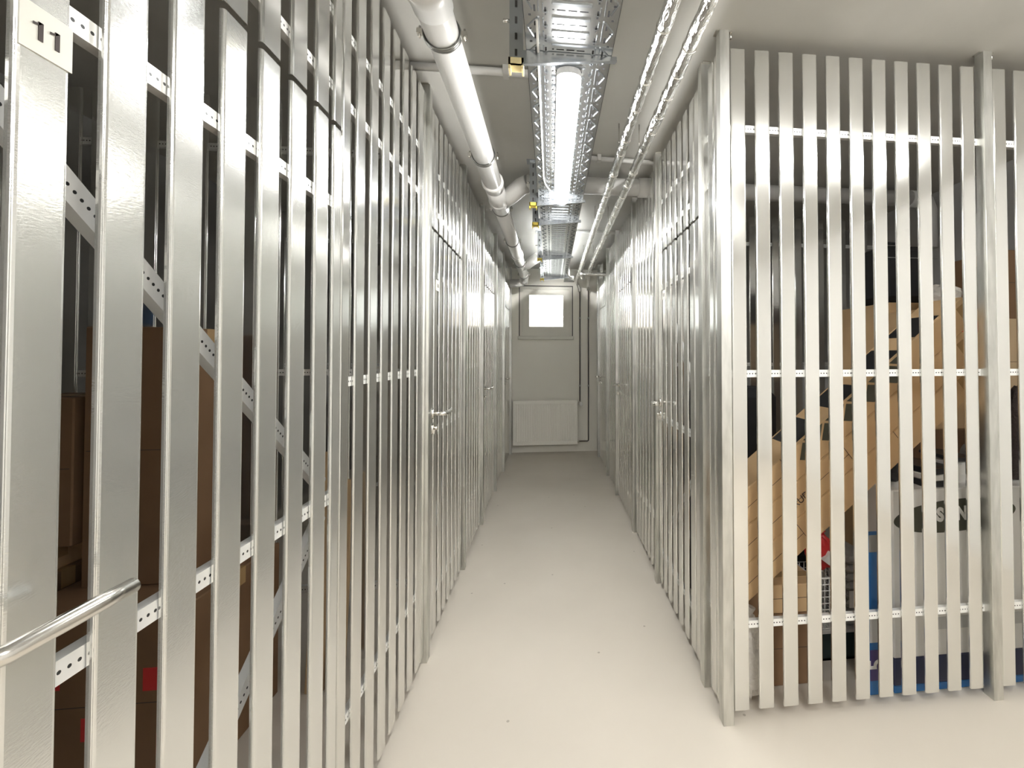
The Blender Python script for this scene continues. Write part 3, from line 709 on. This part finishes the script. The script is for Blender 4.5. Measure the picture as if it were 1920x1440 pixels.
def carton(label, size, loc, m='card', group=None, rot=0, tape=True, name='carton'):
    w, d, h = size
    t = thing(name, label, 'box', loc, group)
    R_ = Matrix.Translation(Vector(loc)) @ Matrix.Rotation(rot, 4, 'Z')
    obj('carton_body', MB().rbox((-w / 2, -d / 2, 0), (w / 2, d / 2, h), .004, R_), m, t)
    if tape:
        tp = MB().box((-w / 2 - .0006, -.022, h - .0005), (w / 2 + .0006, .022, h + .0006), R_)
        for s_ in (-1, 1): tp.box((s_ * w / 2 - .0007, -.022, h - .06), (s_ * w / 2 + .0007, .022, h), R_)
        obj('flap_seam', MB().box((-w / 2 + .01, -d / 2 - .0006, h * .52), (w / 2 - .01, -d / 2, h * .52 + .002), R_), 'ink', t)
        obj('tape_strip', tp, 'tape', t)
    return t, R_
carton('brown carton on the floor carrying the low end of the leaning carton stack', (.17, .10, .398), (.80, 1.815, 0), 'card_dark')
bag('plastic_bag', 'crumpled translucent plastic bag on the floor next to the corner post', (.80, 1.70, .165), (.075, .04, .165), 'bag_clear', 3)
carton('brown carton on the floor behind the translucent plastic bag', (.26, .18, .30), (1.03, 1.84, 0), 'card_dark')
carton('wide brown carton lying on the carton behind the translucent bag', (.24, .17, .12), (1.03, 1.84, .30), 'card')
# crate, basket, bag, blankets
cr = thing('storage_crate', 'low dark green plastic crate on the cage floor under the white wire basket', 'crate', (1.31, 1.93, 0))
X0, X1, Y0, Y1 = 1.17, 1.50, 1.872, 2.10
ck = MB(); ck.box((X0, Y0, 0), (X1, Y1, .01)); ck.box((X0, Y0, 0), (X1, Y0 + .01, .12)); ck.box((X0, Y1 - .01, 0), (X1, Y1, .12)); ck.box((X0, Y0, 0), (X0 + .01, Y1, .12)); ck.box((X1 - .01, Y0, 0), (X1, Y1, .12))
obj('crate_body', ck, 'green_dark', cr)
rim = MB(); rim.box((X0 - .008, Y0 - .008, .112), (X1 + .008, Y0, .125)); rim.box((X0 - .008, Y1, .112), (X1 + .008, Y1 + .008, .125)); rim.box((X0 - .008, Y0, .112), (X0, Y1, .125)); rim.box((X1, Y0, .112), (X1 + .008, Y1, .125))
obj('crate_rim', rim, 'green_dark', cr)
tag(obj('shelf_board', MB().rbox((1.165, 1.862, .125), (1.505, 2.10, .143), .003), 'grey_pale'), 'pale grey board lying across the dark green crate', 'board')
wr = thing('wire_basket', 'white wire basket on the pale grey board, below the red bag', 'basket', (1.28, 1.95, .143))
grid = MB(); x0, x1, y0, y1, z0, z1 = 1.20, 1.345, 1.87, 2.03, .147, .375
for i in range(9):
    z = z0 + (z1 - z0) * i / 8
    grid.tube([(x0, y0, z), (x1, y0, z), (x1, y1, z), (x0, y1, z), (x0, y0, z)], .0025, 6)
for i in range(7):
    x = x0 + (x1 - x0) * i / 6; grid.tube([(x, y0, z0), (x, y0, z1)], .0025, 6); grid.tube([(x, y1, z0), (x, y1, z1)], .0025, 6); grid.tube([(x, y0, z0), (x, y1, z0)], .0025, 6)
for i in range(1, 6):
    y = y0 + (y1 - y0) * i / 6; grid.tube([(x0, y, z0), (x0, y, z1)], .0025, 6); grid.tube([(x1, y, z0), (x1, y, z1)], .0025, 6)
obj('wire_mesh', grid, 'white_plastic', wr)
rim = MB().tube([(x0, y0, z1), (x1, y0, z1), (x1, y1, z1), (x0, y1, z1), (x0, y0, z1)], .0045, 8); obj('basket_rim', rim, 'white_plastic', wr)
gt = thing('folded_blankets', 'stack of grey folded blankets beside the white wire basket', 'blankets', (1.42, 1.95, .143))
bl_ = MB()
for i in range(8): bl_.rbox((1.362, 1.87, .143 + i * .040), (1.495, 2.06, .181 + i * .040), .016)
obj('folded_layers', bl_, 'grey', gt)
obj('paper_sheets', MB().box((1.37, 1.866, .235), (1.44, 1.870, .31)), 'white', gt)
rbg = bag('shopping_bag', 'red and white plastic shopping bag on top of the wire basket', (1.275, 1.945, .462), (.066, .06, .085), 'red', 11, jit=.10)
wm = MB(); pts = [(1.245, .455), (1.285, .49), (1.285, .425)]
wm.add([(a, 1.872, b_) for a, b_ in pts] + [(a, 1.90, b_) for a, b_ in pts], [(0, 1, 2), (3, 5, 4), (0, 3, 4, 1), (1, 4, 5, 2), (2, 5, 3, 0)])
lab(obj('white_print', wm, 'white', rbg), 'white triangle printed on the red bag')
# tall narrow blue box
bb = thing('narrow_box', 'tall narrow blue printed box on the floor, pale labels and a number 5 low down', 'box', (1.348, 1.68, 0))
obj('box_body', MB().rbox((1.304, 1.662, .0), (1.392, 1.70, .655), .003), 'blue', bb)
obj('pale_label', MB().box((1.3065, 1.6608, .215), (1.3895, 1.6616, .335)), 'grey_pale', bb)
obj('pale_label', MB().box((1.3065, 1.6608, .585), (1.3895, 1.6616, .655)), 'grey', bb)
vl = obj('violet_label', MB().box((1.3065, 1.6606, .06), (1.3895, 1.6616, .185)), 'violet', bb)
text_part('printed_number', '5', .10, basis((1.335, 1.660, .125), (0, 0, 1), (-1, 0, 0), (0, -1, 0)), 'white', vl, bold=.002)
# big white carton with oval print
wc = thing('appliance_carton', 'big white appliance carton with a dark oval print and navy base behind the slats', 'box', (1.86, 1.80, 0))
obj('carton_body', MB().rbox((1.415, 1.662, .14), (2.34, 1.855, .835), .005), 'white', wc)
obj('navy_base', MB().rbox((1.413, 1.660, .03), (2.342, 1.857, .142), .004), 'navy', wc)
obj('blue_edge', MB().rbox((1.413, 1.660, 0), (2.342, 1.857, .03), .003), 'blue', wc)
ov = MB(); pts = [(1.705 + .285 * math.cos(a), .722 + .068 * math.sin(a)) for a in [2 * PI * i / 48 for i in range(48)]]
ov.add([(x, 1.6605, z + (x - 1.705) * .06) for x, z in pts] + [(x, 1.662, z + (x - 1.705) * .06) for x, z in pts], [list(range(48))] + [[i, (i + 1) % 48, 48 + (i + 1) % 48, 48 + i] for i in range(48)])
op = obj('oval_print', ov, 'olive', wc)
gr = MB()
for i in range(9):
    x = 1.50 + i * .0075; gr.add([(x, 1.6596, .70), (x + .007, 1.6596, .70), (x + .003, 1.6596, .735 + .012 * ((i * 7) % 3))], [(0, 1, 2)])
for i in range(8):
    x = 1.503 + i * .0075; h_ = .705 + .014 * ((i * 5) % 3)
    gr.add([(x, 1.6598, .80), (x + .006, 1.6598, .80), (x + .003, 1.6598, h_)], [(0, 1, 2)])
text_part('letter', 'S', .075, basis((1.632, 1.6598, .725), (1, 0, 0), (0, 0, 1), (0, -1, 0)), 'white', op, sx=.85, bold=.0045)
text_part('letter', 'N', .075, basis((1.733, 1.6598, .728), (1, 0, 0), (0, 0, 1), (0, -1, 0)), 'white', op, sx=.85, bold=.0045)
nb = MB(); nb.box((1.55, 1.6604, .25), (2.30, 1.6616, .30)); obj('grey_caption_band', nb, 'grey_pale', wc)
obj('black_line', MB().box((2.08, 1.6602, .43), (2.335, 1.6616, .442)), 'ink', wc)
# things lying on the white carton
bag('shoulder_bag', 'black bag squeezed between the white carton and the leaning stack', (1.475, 1.80, .895), (.058, .10, .064), 'black', 5, jit=.08, knot=False)
for i, (lb_, m_) in enumerate((('lower black magazine box on the white carton', 'black_plastic'), ('white flat box between two black ones on the white carton', 'white'), ('upper black magazine box on the white carton', 'black_plastic'))):
    R_ = Matrix.Translation((1.66, 1.78, .835 + i * .027)) @ Matrix.Rotation(.12 * i, 4, 'Z')
    tag(obj('flat_box', MB().rbox((-.075, -.10, 0), (.075, .10, .026), .003, R_), m_), lb_, 'box', 'flat boxes on the white carton')
tb = thing('storage_tub', 'white plastic tub with a black lid on the white carton', 'tub', (1.80, 1.80, .835))
obj('tub_body', MB().rbox((1.745, 1.70, .835), (1.855, 1.88, .935), .012), 'white_plastic', tb)
obj('tub_lid', MB().rbox((1.74, 1.695, .935), (1.86, 1.885, .952), .006), 'black_plastic', tb)
bag('coat_bundle', 'dark brown furry coat bundle on the white carton beside the second post', (2.14, 1.755, 1.035), (.17, .08, .215), 'coat', 21, cat='clothes', jit=.13, knot=False)
bag('cloth_bundle', 'grey cloth bundle between the white tub and the brown coat', (1.905, 1.77, .915), (.036, .06, .085), 'grey', 22, cat='clothes', jit=.1, knot=False)
# carton tower with black suitcase
gx = 2.13
for i, (h, w, lb_) in enumerate(((.60, .42, 'bottom carton of the tower under the black suitcase'), (.56, .40, 'middle carton of the tower under the black suitcase'), (.545, .38, 'top carton of the tower, directly under the black suitcase'))):
    z = (0, .60, 1.16)[i]
    carton(lb_, (w, .44, h), (gx, 2.50, z), ('card', 'card_dark', 'card')[i], 'carton tower under the suitcase')
sc = thing('suitcase', 'big black suitcase on top of the carton tower', 'suitcase', (gx, 2.45, 1.705))
obj('suitcase_shell', MB().rbox((1.955, 2.33, 1.715), (2.30, 2.57, 2.055), .035), 'black', sc)
obj('carry_handle', MB().tube([(2.06, 2.45, 2.05), (2.06, 2.45, 2.085), (2.075, 2.45, 2.095), (2.185, 2.45, 2.095), (2.20, 2.45, 2.085), (2.20, 2.45, 2.05)], .009, 8), 'black_plastic', sc)
ft = MB()
for x in (2.0, 2.255):
    for y in (2.37, 2.53): ft.tube([(x, y, 1.705), (x, y, 1.735)], .014, 8)
obj('suitcase_foot', ft, 'black_plastic', sc)
zp = MB().box((1.96, 2.326, 1.975), (2.295, 2.331, 1.979)); obj('zip_line', zp, 'steel_dark', sc)
ns = thing('suitcase', 'tall black suitcase standing on the floor behind the low end of the leaning cartons', 'suitcase', (1.02, 2.35, 0))
obj('suitcase_shell', MB().rbox((.78, 2.22, .04), (1.24, 2.50, 1.22), .05), 'black', ns)
wl = MB()
for x in (.84, 1.18):
    for y in (2.28, 2.44): wl.tube([(x - .012, y, .03), (x + .012, y, .03)], .03, 14)
obj('wheel', wl, 'black_plastic', ns)
obj('pull_handle', MB().tube([(.92, 2.36, 1.20), (.92, 2.36, 1.32), (1.10, 2.36, 1.32), (1.10, 2.36, 1.20)], .010, 8), 'steel_dark', ns)
bag('backpack', 'dark backpack on the floor beside the tall black suitcase', (1.46, 2.50, .36), (.17, .15, .39), 'black', 31, cat='backpack', jit=.07, knot=False)
# right-hand tower of pale cartons partly hidden by the second post
zs = 0
for i, (h, m_, lb_) in enumerate(((.62, 'card', 'bottom carton of the pale tower behind the second post'), (.50, 'card_pale', 'second carton of the pale tower behind the second post'), (.47, 'card_pale', 'third carton of the pale tower behind the second post'), (.36, 'card_dark', 'topmost carton of the pale tower behind the second post'))):
    carton(lb_, (.42, .30, h), (2.56, 2.14, zs), m_, 'pale carton tower'); zs += h
c_, R_ = carton('brown carton with red tape behind the leaning stack', (.30, .26, .62), (2.06, 2.135, 1.02), 'card')
rt = MB().box((-.151, -.1312, .50), (.151, -.1300, .555), R_); obj('red_tape', rt, 'red', c_)
ra_ = MB()
ra_.add([R_ @ Vector(p) for p in ((.0, -.1312, .49), (.045, -.1312, .42), (.075, -.1312, .40), (.075, -.1312, .44), (.02, -.1312, .50))], [(0, 1, 2, 3, 4)])
carton('lower brown carton carrying the red-taped one', (.34, .27, 1.02), (2.06, 2.135, 0), 'card_dark')
bag('carrier_bag', 'white carrier bag on top of the red-taped carton', (2.12, 2.13, 1.71), (.10, .09, .075), 'bag_clear', 41, jit=.12, knot=False)

# -- cage 11 (left): dim boxes seen through the door slats
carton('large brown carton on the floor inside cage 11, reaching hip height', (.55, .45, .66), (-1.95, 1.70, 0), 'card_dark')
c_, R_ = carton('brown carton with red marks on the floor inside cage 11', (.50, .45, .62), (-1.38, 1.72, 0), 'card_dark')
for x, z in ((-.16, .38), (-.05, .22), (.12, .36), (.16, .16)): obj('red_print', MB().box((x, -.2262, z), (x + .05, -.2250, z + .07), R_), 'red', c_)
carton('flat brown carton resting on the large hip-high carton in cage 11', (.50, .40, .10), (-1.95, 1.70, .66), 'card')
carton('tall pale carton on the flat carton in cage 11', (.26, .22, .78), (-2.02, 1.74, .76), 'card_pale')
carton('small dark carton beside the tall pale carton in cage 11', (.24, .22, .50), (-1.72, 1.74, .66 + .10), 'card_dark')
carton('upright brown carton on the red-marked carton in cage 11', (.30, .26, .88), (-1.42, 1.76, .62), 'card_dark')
bx = thing('plastic_box', 'small blue plastic box on the tall pale carton in cage 11', 'box', (-2.02, 1.74, 1.54))
obj('box_body', MB().rbox((-2.12, 1.66, 1.54), (-1.92, 1.82, 1.64), .01), 'blue', bx); obj('box_lid', MB().rbox((-2.125, 1.655, 1.64), (-1.915, 1.825, 1.66), .005), 'blue', bx)
for i, (x, h) in enumerate(((-.98, .98), (-.90, .86))):
    R_ = Matrix.Translation((x, 1.93, 0)) @ Matrix.Rotation(-.09, 4, 'X')
    tag(obj('wood_plank', MB().rbox((-.035, -.012, 0), (.035, .012, h), .002, R_), 'wood'), ('taller pale wooden plank standing against the slatted screen in cage 11', 'shorter pale wooden plank standing against the slatted screen in cage 11')[i], 'plank')

# ------------------------------------------------------------------ outside the window
struct('ground_outside', MB().box((-14, YE + .3, 1.25), (14, YE + 40, 1.45)), 'gravel')['category'] = 'ground'
fe = thing('picket_fence', 'pale picket fence outside the small window', 'fence', (0, YE + 5, 1.45))
pk = MB()
for i in range(40): pk.rbox((-2.6 + i * .13, YE + 5, 1.45), (-2.53 + i * .13, YE + 5.02, 2.15), .01)
obj('pickets', pk, 'render_pale', fe)
fr = MB(); fr.box((-2.65, YE + 5.02, 1.62), (2.7, YE + 5.05, 1.69)); fr.box((-2.65, YE + 5.02, 1.95), (2.7, YE + 5.05, 2.02)); obj('fence_rail', fr, 'render_pale', fe)
hs = thing('house', 'pale house with a low gable roof beyond the fence outside the window', 'house', (-.2, YE + 16, 1.45))
obj('house_wall', MB().box((-4.2, YE + 16, 1.45), (3.6, YE + 22, 3.0)), 'render_pale', hs)
rf = MB().add([(-4.8, YE + 15.6, 2.95), (4.2, YE + 15.6, 2.95), (4.2, YE + 22.4, 2.95), (-4.8, YE + 22.4, 2.95), (-4.8, YE + 19, 4.1), (4.2, YE + 19, 4.1)], [(0, 1, 5, 4), (2, 3, 4, 5), (0, 4, 3), (1, 2, 5), (3, 2, 1, 0)])
obj('house_roof', rf, 'roof', hs)
obj('chimney', MB().box((-2.2, YE + 18.4, 3.6), (-1.7, YE + 18.9, 4.5)), 'roof', hs)

# ------------------------------------------------------------------ sky, camera, view
w = bpy.data.worlds.new('sky'); S.world = w; w.use_nodes = True
bg = w.node_tree.nodes['Background']; bg.inputs[0].default_value = (.98, .99, 1.0, 1); bg.inputs[1].default_value = 3.0

F_, PX, PY_, YAW, PIT_, ROL = 805.2942, 1119.6371, 652.1781, .1064, .0179, -.0010
cam = bpy.data.cameras.new('camera'); co = bpy.data.objects.new('camera', cam); C.objects.link(co); S.camera = co
cy, sy, cp_, sp_, cr_, sr_ = math.cos(YAW), math.sin(YAW), math.cos(PIT_), math.sin(PIT_), math.cos(ROL), math.sin(ROL)
A_ = Matrix(((cy, -sy, 0), (sy, cy, 0), (0, 0, 1))); B_ = Matrix(((1, 0, 0), (0, cp_, sp_), (0, -sp_, cp_))); C_ = Matrix(((cr_, 0, sr_), (0, 1, 0), (-sr_, 0, cr_)))
R = C_ @ B_ @ A_                                   # rows: right, depth, up
co.matrix_world = basis((0, 0, H), R[0], R[2], [-v for v in R[1]])
cam.sensor_fit = 'HORIZONTAL'; cam.sensor_width = 36; cam.lens = F_ / 1920 * 36
cam.shift_x = (960 - PX) / 1920; cam.shift_y = (PY_ - 720) / 1920
cam.clip_start = .02; cam.clip_end = 200
S.view_settings.view_transform = 'Standard'; S.view_settings.look = 'None'; S.view_settings.gamma = 1
S.view_settings.exposure = 1.02
S.view_settings.use_curve_mapping = False
S.cycles.use_denoising = True
S.cycles.max_bounces = 10; S.cycles.glossy_bounces = 7; S.cycles.diffuse_bounces = 5; S.cycles.transparent_max_bounces = 12
S.cycles.sample_clamp_indirect = 8
